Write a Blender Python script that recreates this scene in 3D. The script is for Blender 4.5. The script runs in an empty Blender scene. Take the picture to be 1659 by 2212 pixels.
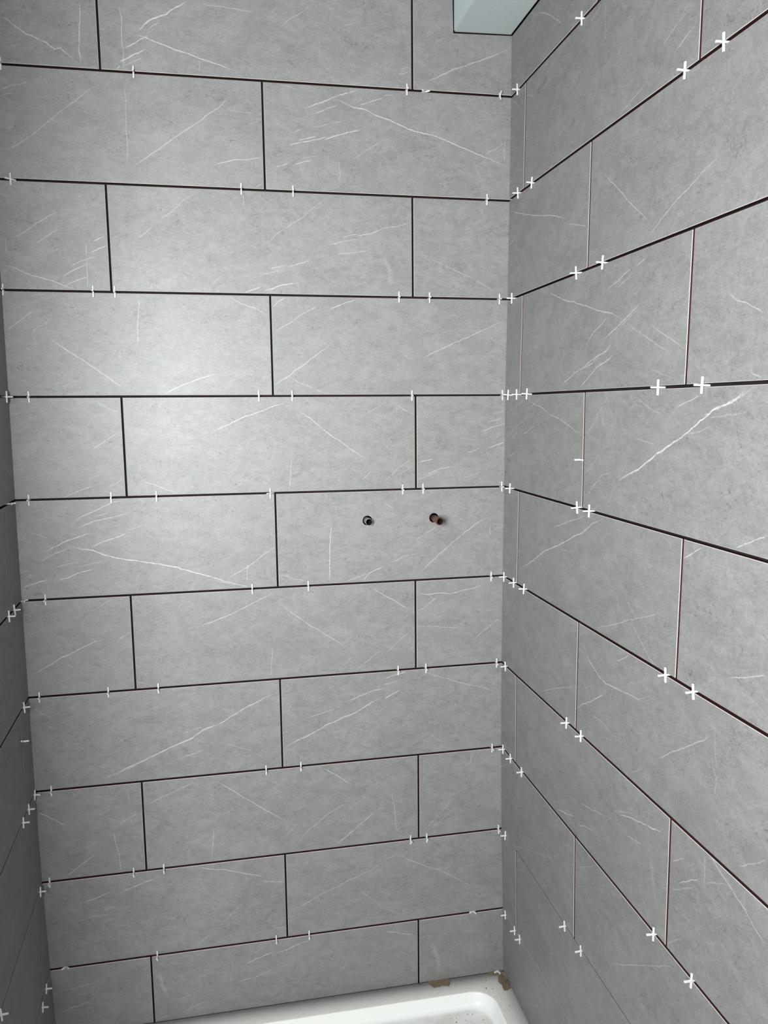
import bpy, bmesh, math, random
from mathutils import Vector, Matrix
from mathutils.geometry import tessellate_polygon

C = bpy.context.scene.collection
random.seed(7)
ZA = 2.1237          # height of the topmost visible bed joint above the floor (survey z = 0)

WIN_LOC = (0.05, -1.80, 1.51); WIN_AIM = (0.82, -0.30, 1.40); WIN_W = 0.48; WIN_H = 0.60; WIN_POWER = 72.0; WIN_SPREAD = 150.0
TILE_ROUGH = 0.50; VEIN_GAIN = 1.0

# ------------------------------------------------------------------ camera
cam_data = bpy.data.cameras.new('camera')
cam = bpy.data.objects.new('camera', cam_data); C.objects.link(cam)
cam_data.sensor_fit = 'VERTICAL'; cam_data.sensor_height = 24.0
cam_data.lens = 24.0 * 1700.773 / 2212.0
cam_data.clip_start = 0.02
right = (0.98040622, -0.19671399, -0.01035634)
down = (-0.03680161, -0.13126097, -0.99066452)
fwd = (0.19351819, 0.97163479, -0.13592847)
cam.matrix_world = Matrix(((right[0], -down[0], -fwd[0], 0.41058),
                           (right[1], -down[1], -fwd[1], -1.65278),
                           (right[2], -down[2], -fwd[2], -0.62691 + ZA),
                           (0, 0, 0, 1)))
bpy.context.scene.camera = cam

# ------------------------------------------------------------------ world, light, exposure
world = bpy.data.worlds.new('overcast'); bpy.context.scene.world = world
world.use_nodes = True
world.node_tree.nodes['Background'].inputs[0].default_value = (0.80, 0.92, 1.0, 1)
world.node_tree.nodes['Background'].inputs[1].default_value = 1.0

def area(name, loc, target, sx, sy, power, col):
    d = bpy.data.lights.new(name, 'AREA'); d.shape = 'RECTANGLE'; d.size = sx; d.size_y = sy
    d.energy = power; d.color = col; d.spread = math.radians(WIN_SPREAD)
    o = bpy.data.objects.new(name, d); C.objects.link(o); o.location = loc
    o.rotation_euler = (Vector(target) - Vector(loc)).to_track_quat('-Z', 'Y').to_euler()
    return o
area('window_daylight', WIN_LOC, WIN_AIM, WIN_W, WIN_H, WIN_POWER, (0.955, 0.985, 1.0))
vs = bpy.context.scene.view_settings
vs.view_transform = 'Standard'; vs.look = 'None'; vs.gamma = 1.0; vs.use_curve_mapping = False
vs.exposure = 0.0

# ------------------------------------------------------------------ helpers
def new_obj(name, bm, mats, parent=None, loc=(0, 0, 0), smooth=False):
    me = bpy.data.meshes.new(name)
    bmesh.ops.recalc_face_normals(bm, faces=bm.faces)
    if smooth:
        for f in bm.faces: f.smooth = True
    bm.to_mesh(me); bm.free()
    for m in (mats if isinstance(mats, (list, tuple)) else [mats]): me.materials.append(m)
    o = bpy.data.objects.new(name, me); C.objects.link(o); o.location = loc
    if parent: o.parent = parent
    return o
def tag(o, label, cat, group=None):
    o['label'] = label; o['category'] = cat
    if group: o['group'] = group
    return o
def struct(o):
    o['kind'] = 'structure'; return o
def box(bm, lo, hi, mi=0):
    v = [bm.verts.new((x, y, z)) for x in (lo[0], hi[0]) for y in (lo[1], hi[1]) for z in (lo[2], hi[2])]
    for q in ((0, 1, 3, 2), (4, 6, 7, 5), (0, 4, 5, 1), (2, 3, 7, 6), (0, 2, 6, 4), (1, 5, 7, 3)):
        f = bm.faces.new([v[i] for i in q]); f.material_index = mi
    return v
def boxes(name, lst, mat, parent=None, bevel=0.0):
    bm = bmesh.new()
    for lo, hi in lst: box(bm, lo, hi)
    if bevel: bmesh.ops.bevel(bm, geom=bm.edges[:], offset=bevel, segments=2, affect='EDGES')
    return new_obj(name, bm, mat, parent)

# ------------------------------------------------------------------ materials
class NT:
    def __init__(s, name):
        s.m = bpy.data.materials.new(name); s.m.use_nodes = True
        s.t = s.m.node_tree; s.t.nodes.clear(); s.out = s.n('ShaderNodeOutputMaterial')
        s.b = s.n('ShaderNodeBsdfPrincipled'); s.l(s.b.outputs[0], s.out.inputs[0])
    def n(s, t, **k):
        x = s.t.nodes.new(t)
        for a, v in k.items(): setattr(x, a, v)
        return x
    def l(s, a, b): s.t.links.new(a, b)
    def put(s, sock, v):
        if hasattr(v, 'node'): s.l(v, sock)
        else: sock.default_value = v
    def math(s, op, a, b=0.0, c=None, clamp=False):
        x = s.n('ShaderNodeMath', operation=op, use_clamp=clamp)
        s.put(x.inputs[0], a); s.put(x.inputs[1], b)
        if c is not None: s.put(x.inputs[2], c)
        return x.outputs[0]
    def ramp(s, v, a, b, c=0.0, d=1.0, smooth=True):
        x = s.n('ShaderNodeMapRange', interpolation_type='SMOOTHSTEP' if smooth else 'LINEAR')
        s.put(x.inputs[0], v)
        for i, q in enumerate((a, b, c, d)): s.put(x.inputs[i + 1], q)
        return x.outputs[0]
    def noise(s, vec, scale, detail=2.0, rough=0.5, dist=0.0):
        x = s.n('ShaderNodeTexNoise'); s.l(vec, x.inputs['Vector'])
        x.inputs['Scale'].default_value = scale; x.inputs['Detail'].default_value = detail
        x.inputs['Roughness'].default_value = rough; x.inputs['Distortion'].default_value = dist
        return x
    def mixc(s, f, a, b):
        x = s.n('ShaderNodeMix', data_type='RGBA')
        s.put(x.inputs[0], f); s.put(x.inputs[6], a); s.put(x.inputs[7], b)
        return x.outputs[2]
def plain(name, col, rough=0.5, spec=0.5, var=0.0, scale=60, bump=0.0, metallic=0.0):
    k = NT(name); b = k.b
    b.inputs['Roughness'].default_value = rough; b.inputs['Metallic'].default_value = metallic
    b.inputs['Specular IOR Level'].default_value = spec
    tc = k.n('ShaderNodeTexCoord').outputs['Object']
    nz = k.noise(tc, scale, 4)
    k.l(k.mixc(nz.outputs[0], tuple(c * (1 - var) for c in col) + (1,), tuple(min(1, c * (1 + var)) for c in col) + (1,)), b.inputs['Base Color'])
    if bump:
        bp = k.n('ShaderNodeBump'); bp.inputs['Strength'].default_value = bump; bp.inputs['Distance'].default_value = 0.002
        k.l(nz.outputs[0], bp.inputs['Height']); k.l(bp.outputs[0], b.inputs['Normal'])
    return k.m

# shared print of the tiles: mottled grey stone with short dark squiggles; vector in metres on the tile
def stone_group():
    g = bpy.data.node_groups.new('stone_print', 'ShaderNodeTree')
    g.interface.new_socket('Vector', in_out='INPUT', socket_type='NodeSocketVector')
    g.interface.new_socket('Vein', in_out='INPUT', socket_type='NodeSocketFloat')
    g.interface.new_socket('Color', in_out='OUTPUT', socket_type='NodeSocketColor')
    g.interface.new_socket('Height', in_out='OUTPUT', socket_type='NodeSocketFloat')
    k = NT.__new__(NT); k.t = g
    gi = k.n('NodeGroupInput'); go = k.n('NodeGroupOutput')
    mp = k.n('ShaderNodeMapping'); mp.inputs['Scale'].default_value = (1.0, 1.5, 1.0)
    k.l(gi.outputs[0], mp.inputs[0]); v = mp.outputs[0]
    big = k.noise(v, 7, 3, 0.55, 0.6).outputs[0]
    mid = k.noise(v, 34, 5, 0.6, 0.8).outputs[0]
    fine = k.noise(v, 230, 3, 0.6).outputs[0]
    grain = k.noise(gi.outputs[0], 1100, 1, 0.5).outputs[0]
    lines = k.noise(v, 42, 3, 0.55, 1.6).outputs[0]
    iso = k.ramp(k.math('ABSOLUTE', k.math('SUBTRACT', lines, 0.5)), 0.0, 0.017, 1.0, 0.0)
    gate = k.ramp(k.noise(v, 24, 2, 0.5, 0.5).outputs[0], 0.52, 0.64)
    squig = k.math('MULTIPLY', iso, gate)
    spots = k.ramp(k.noise(v, 85, 3, 0.6, 0.5).outputs[0], 0.66, 0.78)
    val = k.math('ADD', 1.0, k.math('MULTIPLY', k.math('SUBTRACT', big, 0.5), 0.22))
    val = k.math('ADD', val, k.math('MULTIPLY', k.math('SUBTRACT', mid, 0.5), 0.36))
    val = k.math('ADD', val, k.math('MULTIPLY', k.math('SUBTRACT', fine, 0.5), 0.60))
    val = k.math('ADD', val, k.math('MULTIPLY', k.math('SUBTRACT', grain, 0.5), 0.30))
    edge = k.ramp(k.noise(v, 26, 6, 0.72, 1.1).outputs[0], 0.46, 0.56)
    val = k.math('ADD', val, k.math('MULTIPLY', k.math('SUBTRACT', edge, 0.5), 0.10))
    fleck = k.math('MULTIPLY', k.ramp(k.noise(v, 150, 4, 0.7, 1.0).outputs[0], 0.56, 0.66), k.ramp(k.noise(v, 11, 2, 0.5).outputs[0], 0.52, 0.66))
    val = k.math('ADD', val, k.math('MULTIPLY', fleck, 0.16))
    val = k.math('MULTIPLY', val, k.math('SUBTRACT', 1.0, k.math('MULTIPLY', squig, 0.42)))
    val = k.math('MULTIPLY', val, k.math('SUBTRACT', 1.0, k.math('MULTIPLY', spots, 0.30)))
    base = k.mixc(k.ramp(big, 0.35, 0.65), (0.154, 0.1545, 0.149, 1), (0.160, 0.159, 0.152, 1))
    sc = k.n('ShaderNodeVectorMath', operation='SCALE'); k.l(base, sc.inputs[0]); k.l(val, sc.inputs['Scale'])
    brk = k.ramp(k.noise(v, 120, 2, 0.6).outputs[0], 0.30, 0.55, 0.45, 1.0)
    k.l(k.mixc(k.math('MULTIPLY', gi.outputs[1], brk), sc.outputs[0], (0.42, 0.43, 0.42, 1)), go.inputs[0])
    k.l(k.math('ADD', mid, k.math('MULTIPLY', squig, -0.7)), go.inputs[1])
    return g
STONE = stone_group()

def set_curve(node, pts):
    c = node.mapping.curves[0]
    pts = sorted(pts)
    clean = [pts[0]]
    for q in pts[1:]:
        if q[0] - clean[-1][0] > 0.0015: clean.append(q)
    while len(clean) < 2: clean.append((clean[-1][0] + 0.01, clean[-1][1]))
    c.points[0].location = clean[0]; c.points[1].location = clean[-1]
    for q in clean[1:-1]: c.points.new(*q)
    for q in c.points: q.handle_type = 'VECTOR'
    node.mapping.update()
RU, RV = 0.31, 0.112
def tile_material(idx, veins):
    k = NT('stone_tile_%02d' % idx); b = k.b
    uv = k.n('ShaderNodeUVMap'); uv.uv_map = 'face'
    wob = k.noise(uv.outputs[0], 55, 3, 0.6)
    w1 = k.n('ShaderNodeVectorMath', operation='SUBTRACT'); k.l(wob.outputs['Color'], w1.inputs[0]); w1.inputs[1].default_value = (.5, .5, .5)
    w2 = k.n('ShaderNodeVectorMath', operation='MULTIPLY_ADD'); k.l(w1.outputs[0], w2.inputs[0])
    w2.inputs[1].default_value = (0.006, 0.006, 0); k.l(uv.outputs[0], w2.inputs[2])
    sp = k.n('ShaderNodeSeparateXYZ'); k.l(w2.outputs[0], sp.inputs[0])
    nu = k.math('MULTIPLY_ADD', sp.outputs[0], 0.5 / RU, 0.5); nv = k.math('MULTIPLY_ADD', sp.outputs[1], 0.5 / RV, 0.5)
    acc = None
    for s, wd, pts in veins:
        P = [(a * 1e-4, c * 1e-4) for a, c in pts]
        du = max(q[0] for q in P) - min(q[0] for q in P); dv = max(q[1] for q in P) - min(q[1] for q in P)
        if du >= dv: N = [((q[0] / RU + 1) / 2, (q[1] / RV + 1) / 2) for q in P]; ss, tt, R = nu, nv, RV; slope = dv / max(du, 1e-4)
        else: N = [((q[1] / RV + 1) / 2, (q[0] / RU + 1) / 2) for q in P]; ss, tt, R = nv, nu, RU; slope = du / max(dv, 1e-4)
        N = [(min(1, max(0, a)), min(1, max(0, c))) for a, c in N]
        fc = k.n('ShaderNodeFloatCurve'); k.l(ss, fc.inputs['Value']); set_curve(fc, N)
        s0 = min(q[0] for q in N); s1 = max(q[0] for q in N); d = (s1 - s0) * (0.3 if wd else 0.16)
        fi = k.n('ShaderNodeFloatCurve'); k.l(ss, fi.inputs['Value'])
        e = [(s0, 0.0), (s0 + d, 1.0), (s1 - d, 0.9), (s1, 0.0)]
        if s0 > 0.01: e.append((0.0, 0.0))
        if s1 < 0.99: e.append((1.0, 0.0))
        set_curve(fi, e)
        dist = k.math('ABSOLUTE', k.math('SUBTRACT', fc.outputs[0], tt))
        hw = (0.0008 + 0.0009 * s) if not wd else wd * 0.0006
        hw *= math.sqrt(1 + slope * slope) / (2 * R)
        m = k.ramp(dist, hw, hw * 0.1)
        amp = k.math('MULTIPLY', fi.outputs[0], s * VEIN_GAIN if not wd else s * 0.4)
        if acc is None: acc = k.math('MULTIPLY', m, amp)
        else: acc = k.math('MAXIMUM', acc, k.math('MULTIPLY', m, amp))
    off = k.n('ShaderNodeVectorMath', operation='ADD'); k.l(uv.outputs[0], off.inputs[0])
    rr = random.Random(idx * 13 + 5); off.inputs[1].default_value = (rr.uniform(-9, 9), rr.uniform(-9, 9), rr.uniform(-9, 9))
    g = k.n('ShaderNodeGroup'); g.node_tree = STONE; k.l(off.outputs[0], g.inputs[0])
    if acc is not None: k.l(acc, g.inputs[1])
    else: g.inputs[1].default_value = 0.0
    k.l(g.outputs[0], b.inputs['Base Color'])
    b.inputs['Roughness'].default_value = TILE_ROUGH
    bp = k.n('ShaderNodeBump'); bp.inputs['Strength'].default_value = 0.12; bp.inputs['Distance'].default_value = 0.0006
    k.l(g.outputs[1], bp.inputs['Height']); k.l(bp.outputs[0], b.inputs['Normal'])
    return k.m

M_body = plain('porcelain_body_red_brown', (0.030, 0.012, 0.011), 0.9, 0.05, 0.25, 300)
M_edge = plain('glaze_edge_pale', (0.36, 0.34, 0.32), 0.6, 0.4, 0.08, 200)
M_board = plain('tanked_backer_board', (0.014, 0.011, 0.0105), 0.9, 0.05, 0.3, 40, 0.3)
M_paint = plain('white_emulsion', (0.40, 0.44, 0.44), 0.75, 0.3, 0.03, 90, 0.15)
M_grey = plain('grey_backer_board', (0.24, 0.24, 0.235), 0.9, 0.2, 0.12, 6, 0.1)
M_screed = plain('floor_screed', (0.30, 0.29, 0.27), 0.9, 0.2, 0.2, 8, 0.3)
M_plastic = plain('spacer_plastic', (0.50, 0.50, 0.485), 0.4, 0.5, 0.02, 80)
M_copper = plain('copper', (0.17, 0.075, 0.05), 0.45, 0.5, 0.35, 120, 0, 0.75)
M_tin = plain('tinned_pipe', (0.26, 0.22, 0.225), 0.5, 0.4, 0.15, 120, 0, 0.3)
M_bore = plain('pipe_bore', (0.010, 0.006, 0.005), 0.8, 0.2)
M_frame = plain('window_frame_white', (0.75, 0.76, 0.76), 0.4, 0.5, 0.02)
M_grit = plain('grit', (0.035, 0.032, 0.028), 0.9, 0.2, 0.3, 400)
M_chip = plain('adhesive_chip', (0.36, 0.36, 0.35), 0.9, 0.2, 0.15, 400)

# ------------------------------------------------------------------ survey of the tiling
# (wall, course, centre along wall, centre height, face outline, veins (strength, width, points in 0.1 mm))
TILES = [
 ('B','T',0.25,0.3038,[(-0.004,0.2049),(0.5039,0.2049),(0.5039,0.4027),(-0.004,0.4027)],[]),
 ('B','T',0.6998,0.3038,[(0.5081,0.2049),(0.8915,0.2049),(0.8905,0.4027),(0.5081,0.4027)],[]),
 ('B','z0',0.0992,0.1011,[(-0.004,0.0018),(0.2023,0.0026),(0.2023,0.2003),(-0.004,0.2003)],[(0.7,0,[(-643,-197),(-527,-227),(-435,-318),(-227,-473),(-109,-491),(126,-594),(261,-692),(364,-665),(519,-786),(626,-908)]),(0.6,0,[(749,192),(751,-47),(722,-329),(702,-451),(704,-976)]),(0.3,0,[(156,-432),(251,-525)])]),
 ('B','z0',0.5061,0.1014,[(0.2067,0.0026),(0.8056,0.005),(0.8056,0.2003),(0.2067,0.2003)],[(0.5,0,[(-2608,168),(-2589,-113),(-2603,-438),(-2582,-680),(-2597,-968)]),(0.4,0,[(-2979,-284),(-2898,-298)]),(0.85,0,[(-1371,342),(-1517,228),(-1669,151),(-1801,51),(-2038,-37),(-2168,-133),(-2323,-287)]),(0.5,0,[(-1893,-99),(-2022,-150),(-2110,-218)]),(0.7,0,[(-2106,-327),(-2245,-411),(-2418,-514),(-2560,-589)]),(0.7,0,[(-2430,-335),(-2118,-381),(-1910,-456),(-1742,-509),(-1616,-550),(-1360,-606),(-1191,-677),(-1018,-707),(-759,-781),(-498,-855)]),(0.8,0,[(-2169,-569),(-2342,-663),(-2515,-765),(-2666,-841)]),(0.35,0,[(-2240,-730),(-2435,-834),(-2650,-930)]),(0.6,0,[(-2649,-910),(-2735,-965)]),(0.4,0,[(-1128,329),(-1000,299),(-827,284),(-610,281),(-371,247),(-108,226)]),(0.3,0,[(1018,484),(787,298),(513,129),(329,-32)]),(0.3,0,[(-1182,-672),(-1192,-915)]),(0.3,0,[(1605,130),(1837,177)]),(0.3,0,[(1726,-958),(2008,-896)]),(0.4,0,[(2711,-706),(2951,-637)]),(0.3,0,[(2784,-592),(2952,-550)])]),
 ('B','z0',0.9169,0.1027,[(0.8099,0.005),(1.024,0.0058),(1.024,0.1215),(0.8935,0.117),(0.8915,0.2003),(0.8099,0.2003)],[(0.55,0,[(-844,-841),(-528,-697),(-234,-544),(11,-461),(357,-326),(605,-220),(855,-122),(980,-82)])]),
 ('B','A',0.2496,-0.1009,[(-0.004,-0.2005),(0.5032,-0.2011),(0.5032,-0.0008),(-0.004,-0.0028)],[(0.35,0,[(-2320,-594),(-1982,-372),(-1685,-172),(-1469,24),(-1081,333),(-692,644),(-477,780)]),(0.5,0,[(54,-690),(254,-554),(566,-327),(879,-99),(1192,109),(1373,246),(1780,545),(2009,771)]),(0.35,0,[(-14,851),(-39,-22),(-31,-273),(-53,-695)]),(0.6,0,[(1559,-600),(1920,-484),(2280,-449),(2530,-394)]),(0.4,0,[(-2237,567),(-1993,642),(-1706,733)]),(0.35,0,[(-2245,458),(-2001,521)]),(0.25,0,[(1823,527),(1887,445),(2398,411)]),(0.4,0,[(2329,-1002),(2514,-906)])]),
 ('B','A',0.7657,-0.1002,[(0.5075,-0.2011),(1.024,-0.2017),(1.024,0.0012),(0.5075,-0.0008)],[(0.75,0,[(-1248,774),(-1016,723),(-830,647),(-548,598),(-312,501),(-174,465),(156,350),(494,235),(934,168),(1280,41),(1680,-89),(1983,-189),(2494,-359)]),(0.65,0,[(-684,962),(-967,879),(-1248,774),(-1482,673),(-1668,597),(-1807,555)]),(0.5,0,[(-1111,652),(-1298,589),(-1625,448)]),(0.6,0,[(-170,862),(-452,757),(-689,677)]),(0.5,0,[(-1816,176),(-2025,78)]),(0.3,0,[(-929,378),(-1304,283),(-1677,184)]),(0.6,0,[(-1542,47),(-1774,-18),(-1937,-70)]),(0.7,0,[(-1332,49),(-1683,-57),(-1915,-104),(-2123,-154)]),(0.75,0,[(-648,218),(-933,145),(-1215,55),(-1427,-22)]),(0.3,0,[(-1503,-320),(-1829,-371)]),(0.6,0,[(-1645,-406),(-2017,-512)]),(0.45,0,[(-2109,-494),(-2386,-582)]),(0.3,0,[(-179,43),(-559,-177),(-847,-369)]),(0.3,0,[(-1106,-381),(-1100,-826)]),(0.3,0,[(-2251,970),(-1889,907)]),(0.4,0,[(-175,884),(40,928)]),(0.4,0,[(2395,208),(2390,-262)]),(0.35,0,[(2411,131),(2184,-18),(1982,-120)]),(0.25,0,[(1731,-292),(1885,-654),(1963,-883)])]),
 ('B','B',0.0983,-0.3039,[(-0.004,-0.4022),(0.2005,-0.4027),(0.2005,-0.2053),(-0.004,-0.2051)],[(0.45,0,[(-712,-98),(-540,33),(-217,254),(149,478)]),(0.35,0,[(-809,-17),(-820,-355)]),(0.4,0,[(-305,-150),(-88,4),(150,160)]),(0.5,0,[(964,36),(745,-78)]),(0.7,0,[(1019,-135),(865,-204),(691,-273)]),(0.4,0,[(617,-103),(611,-340)]),(0.6,0,[(-948,-545),(-706,-590),(-507,-692),(-263,-760),(-16,-824),(188,-915),(396,-968)]),(0.5,0,[(773,-340),(512,-442),(295,-546)]),(0.6,0,[(615,-495),(375,-609),(158,-721)]),(0.5,0,[(645,-711),(362,-825),(144,-938)]),(0.4,0,[(624,-344),(601,-951)])]),
 ('B','B',0.5047,-0.3047,[(0.2049,-0.4027),(0.8044,-0.404),(0.8044,-0.2061),(0.2049,-0.2053)],[(0.35,0,[(-1277,950),(-1548,788),(-1823,539),(-2048,401)]),(0.4,0,[(-2208,223),(-2479,19)]),(0.35,0,[(-429,919),(-428,699)]),(0.3,0,[(1326,965),(1039,775),(706,495),(281,235),(-98,-90)]),(0.5,0,[(1884,238),(1548,160)]),(0.5,0,[(2413,369),(2125,246),(1835,191)]),(0.4,0,[(1883,147),(1642,94),(1259,1)]),(0.4,0,[(2121,-76),(1831,-129),(1398,-186)]),(0.4,0,[(2923,478),(2652,400),(2408,355)]),(0.5,0,[(874,-318),(637,-378),(425,-456)]),(0.5,0,[(403,-406),(51,-505)]),(0.35,0,[(330,-512),(26,-587),(-114,-613)]),(0.65,0,[(581,-758),(204,-833),(-9,-951)]),(0.65,0,[(-121,-839),(-308,-924),(-471,-981)]),(0.5,0,[(251,-832),(-77,-929)]),(0.2,0,[(-892,-629),(-1173,-903)]),(0.45,14.0,[(2393,-142),(2527,-483),(2563,-809)])]),
 ('B','B',0.9163,-0.3053,[(0.8086,-0.404),(1.024,-0.4045),(1.024,-0.2063),(0.8086,-0.2061)],[(0.3,0,[(-775,-182),(-222,-428),(187,-586),(496,-747),(809,-910)])]),
 ('B','C',0.2515,-0.5063,[(-0.004,-0.6037),(0.5071,-0.6059),(0.5071,-0.4079),(-0.004,-0.4068)],[(0.5,0,[(-2465,249),(-2312,358),(-2093,534),(-1897,658)]),(0.2,0,[(-2290,683),(-1992,795)]),(0.35,0,[(-1613,518),(-1812,363),(-2030,230)]),(0.3,0,[(-2025,915),(-1688,973)]),(0.45,0,[(13,979),(9,735),(-33,423),(-47,-25)]),(0.6,0,[(-1680,123),(-1458,-52),(-1253,-184),(-1006,-362),(-799,-519),(-590,-678),(-294,-883)]),(0.6,0,[(391,-980),(598,-866),(921,-730),(1198,-639),(1453,-557)]),(0.4,0,[(1693,984),(1985,830),(2259,742),(2542,585)])]),
 ('B','C',0.7677,-0.5081,[(0.5114,-0.606),(1.024,-0.6082),(1.024,-0.4091),(0.5114,-0.408)],[(0.5,0,[(2406,552),(2145,462),(1989,387),(1730,264),(1421,141),(1011,-31),(756,-153),(477,-250)]),(0.25,0,[(2042,241),(2306,72),(2438,23)]),(0.6,0,[(-2541,779),(-2435,881),(-2292,965)]),(0.45,0,[(-2498,305),(-2212,469),(-1923,657),(-1586,847)]),(0.6,0,[(-1397,747),(-1106,863),(-765,975)]),(0.5,0,[(-2554,-791),(-2240,-580),(-1948,-369),(-1656,-157),(-1362,46)]),(0.35,0,[(-2240,-604),(-2005,-746),(-1767,-843),(-1480,-973)])]),
 ('B','D',0.1019,-0.7071,[(-0.004,-0.8052),(0.2078,-0.8059),(0.2078,-0.6092),(-0.004,-0.6083)],[(0.45,0,[(410,-89),(571,36),(798,169),(1018,317)]),(0.25,0,[(494,972),(746,811),(1024,671)]),(0.5,0,[(-123,-985),(168,-855),(437,-770)]),(0.4,0,[(722,-803),(1043,-634)])]),
 ('B','D',0.5107,-0.7086,[(0.2122,-0.8059),(0.8091,-0.808),(0.8091,-0.6119),(0.2122,-0.6092)],[(0.4,0,[(2486,885),(2712,711),(2965,586)]),(0.3,0,[(2934,-330),(2600,-572),(2293,-838)]),(0.3,0,[(2959,-506),(2497,-769)]),(0.6,0,[(-1325,242),(-1065,379),(-734,539),(-402,652),(-20,790),(269,891)]),(0.55,0,[(503,689),(740,542),(1074,248),(1365,48),(1658,-178),(1905,-356)]),(0.35,0,[(333,-294),(267,-973)]),(0.3,0,[(2315,838),(1868,575)]),(0.4,0,[(-2713,-690),(-2489,-744),(-2267,-845),(-1975,-973)]),(0.4,0,[(2027,-606),(1824,-774)])]),
 ('B','D',0.9187,-0.7103,[(0.8134,-0.808),(1.024,-0.8087),(1.024,-0.6128),(0.8134,-0.6119)],[(0.5,0,[(946,400),(654,303),(390,207)]),(0.4,0,[(865,502),(547,406)]),(0.3,0,[(917,642),(651,605)]),(0.6,0,[(924,-30),(552,-150)]),(0.5,0,[(392,-136),(181,-218),(65,-240)]),(0.5,0,[(-682,-359),(-1018,-416)]),(0.45,0,[(-239,-537),(-552,-579),(-864,-696)]),(0.35,0,[(-552,-629),(-1020,-793)]),(0.25,0,[(449,-656),(-28,-796)])]),
 ('B','E',0.2507,-0.9095,[(-0.004,-1.008),(0.5055,-1.0092),(0.5055,-0.8115),(-0.004,-0.8098)],[(0.3,0,[(2373,637),(2520,729)]),(0.6,0,[(-446,958),(-717,901),(-1081,736),(-1307,650),(-1443,571)]),(0.6,0,[(-370,695),(-643,625),(-1002,568),(-1183,504),(-1409,405)]),(0.4,0,[(-771,724),(-1042,640)]),(0.7,0,[(-1106,298),(-1375,239),(-1555,181),(-1689,135),(-1893,31),(-2050,-46)]),(0.85,0,[(-1711,136),(-1518,56),(-1346,-8),(-1126,-42),(-953,-132),(-732,-204),(-420,-282),(-150,-329),(168,-394),(488,-473),(810,-588),(1228,-729),(1888,-964)]),(0.5,0,[(1249,-784),(1603,-888),(1960,-968)]),(0.7,0,[(-437,274),(-666,199),(-939,115),(-1145,20)]),(0.5,0,[(-1564,25),(-1834,-80),(-2149,-230)]),(0.35,0,[(-1405,-267),(-1629,-303),(-1896,-361)]),(0.35,0,[(-938,-276),(-1187,-325),(-1457,-383)]),(0.7,0,[(-1127,-438),(-1374,-483),(-1601,-566),(-1848,-648)]),(0.7,0,[(-2020,-601),(-2265,-663),(-2375,-690)]),(0.6,0,[(-2109,-610),(-2500,-745)]),(0.5,0,[(-2296,-482),(-2497,-565)]),(0.3,0,[(-111,438),(-434,332)]),(0.5,0,[(2519,-139),(2247,-325),(2048,-489),(1803,-625),(1511,-784)]),(0.4,0,[(1943,-459),(1919,-906)]),(0.35,0,[(-2284,353),(-2113,318),(-1966,246)])]),
 ('B','E',0.7669,-0.911,[(0.5098,-1.0093),(1.024,-1.0105),(1.024,-0.8133),(0.5098,-0.8116)],[(0.4,0,[(-274,735),(-71,602)]),(0.65,0,[(-1413,322),(-1461,-78),(-1483,-938)]),(0.35,0,[(-2539,-719),(-2296,-817),(-2002,-909)]),(0.6,0,[(-284,-668),(-588,-781),(-770,-967)]),(0.4,0,[(-640,-804),(-1151,-956)]),(0.5,0,[(2108,362),(1734,143),(1282,-201),(858,-544),(410,-964)]),(0.4,0,[(938,176),(388,-135)]),(0.4,0,[(465,-422),(178,-460),(-134,-599)]),(0.35,0,[(2137,127),(2128,-81)]),(0.3,0,[(1520,333),(1281,188)]),(0.3,0,[(-123,523),(30,416)])]),
 ('B','F',0.1002,-1.1119,[(-0.004,-1.2107),(0.2044,-1.2111),(0.2044,-1.0131),(-0.004,-1.0126)],[(0.65,0,[(-938,-539),(-700,-411),(-585,-347),(-354,-218),(-56,-93),(268,56),(498,123)]),(0.4,0,[(1029,239),(864,137),(720,23)]),(0.3,0,[(680,956),(446,800)])]),
 ('B','F',0.5078,-1.1127,[(0.2088,-1.2112),(0.8067,-1.2124),(0.8067,-1.0146),(0.2088,-1.0131)],[(0.55,0,[(-1718,241),(-1477,325),(-1090,451),(-796,583),(-501,716),(-56,927)]),(0.5,0,[(34,633),(324,411),(617,162),(964,-69),(1214,-242),(1441,-405)]),(0.35,0,[(-150,-274),(-209,-941)]),(0.35,0,[(2214,-540),(1925,-741),(1663,-948)]),(0.3,0,[(1617,-612),(1356,-829)]),(0.3,0,[(-2986,-819),(-2689,-934)]),(0.5,0,[(2060,872),(2300,703),(2605,528),(2892,311)]),(0.3,0,[(2889,-148),(2598,-366),(2281,-661)])]),
 ('B','F',0.9175,-1.1138,[(0.811,-1.2125),(1.024,-1.2129),(1.024,-1.0151),(0.811,-1.0146)],[(0.6,0,[(-1061,734),(-835,684),(-569,694),(-276,667),(-7,715),(316,776),(533,870)]),(0.5,0,[(-1047,302),(-835,420),(-623,592),(-543,693)]),(0.35,0,[(-782,681),(-623,513)]),(0.35,0,[(-1065,-25),(-650,-68),(-59,-135)]),(0.35,0,[(897,45),(432,-276),(242,-452)])]),
 ('B','G',0.2501,-1.3153,[(-0.004,-1.4142),(0.5043,-1.4153),(0.5043,-1.2164),(-0.004,-1.2153)],[(0.4,0,[(-2475,795),(-2306,671),(-2111,563)]),(0.3,0,[(-2110,578),(-1809,726),(-1577,815)]),(0.35,0,[(-2318,473),(-2017,270)]),(0.8,0,[(2532,733),(2154,582),(1804,430),(1653,339),(1454,237),(1254,115),(911,17),(712,-120),(516,-205),(224,-306),(-67,-432),(-454,-599),(-740,-688),(-1194,-888)]),(0.5,0,[(-455,-625),(-933,-787),(-1193,-857)]),(0.35,0,[(865,74),(476,-19)]),(0.5,0,[(917,-427),(647,-504),(428,-571)]),(0.3,0,[(1335,-337),(1674,-476),(1944,-556)])]),
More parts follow.
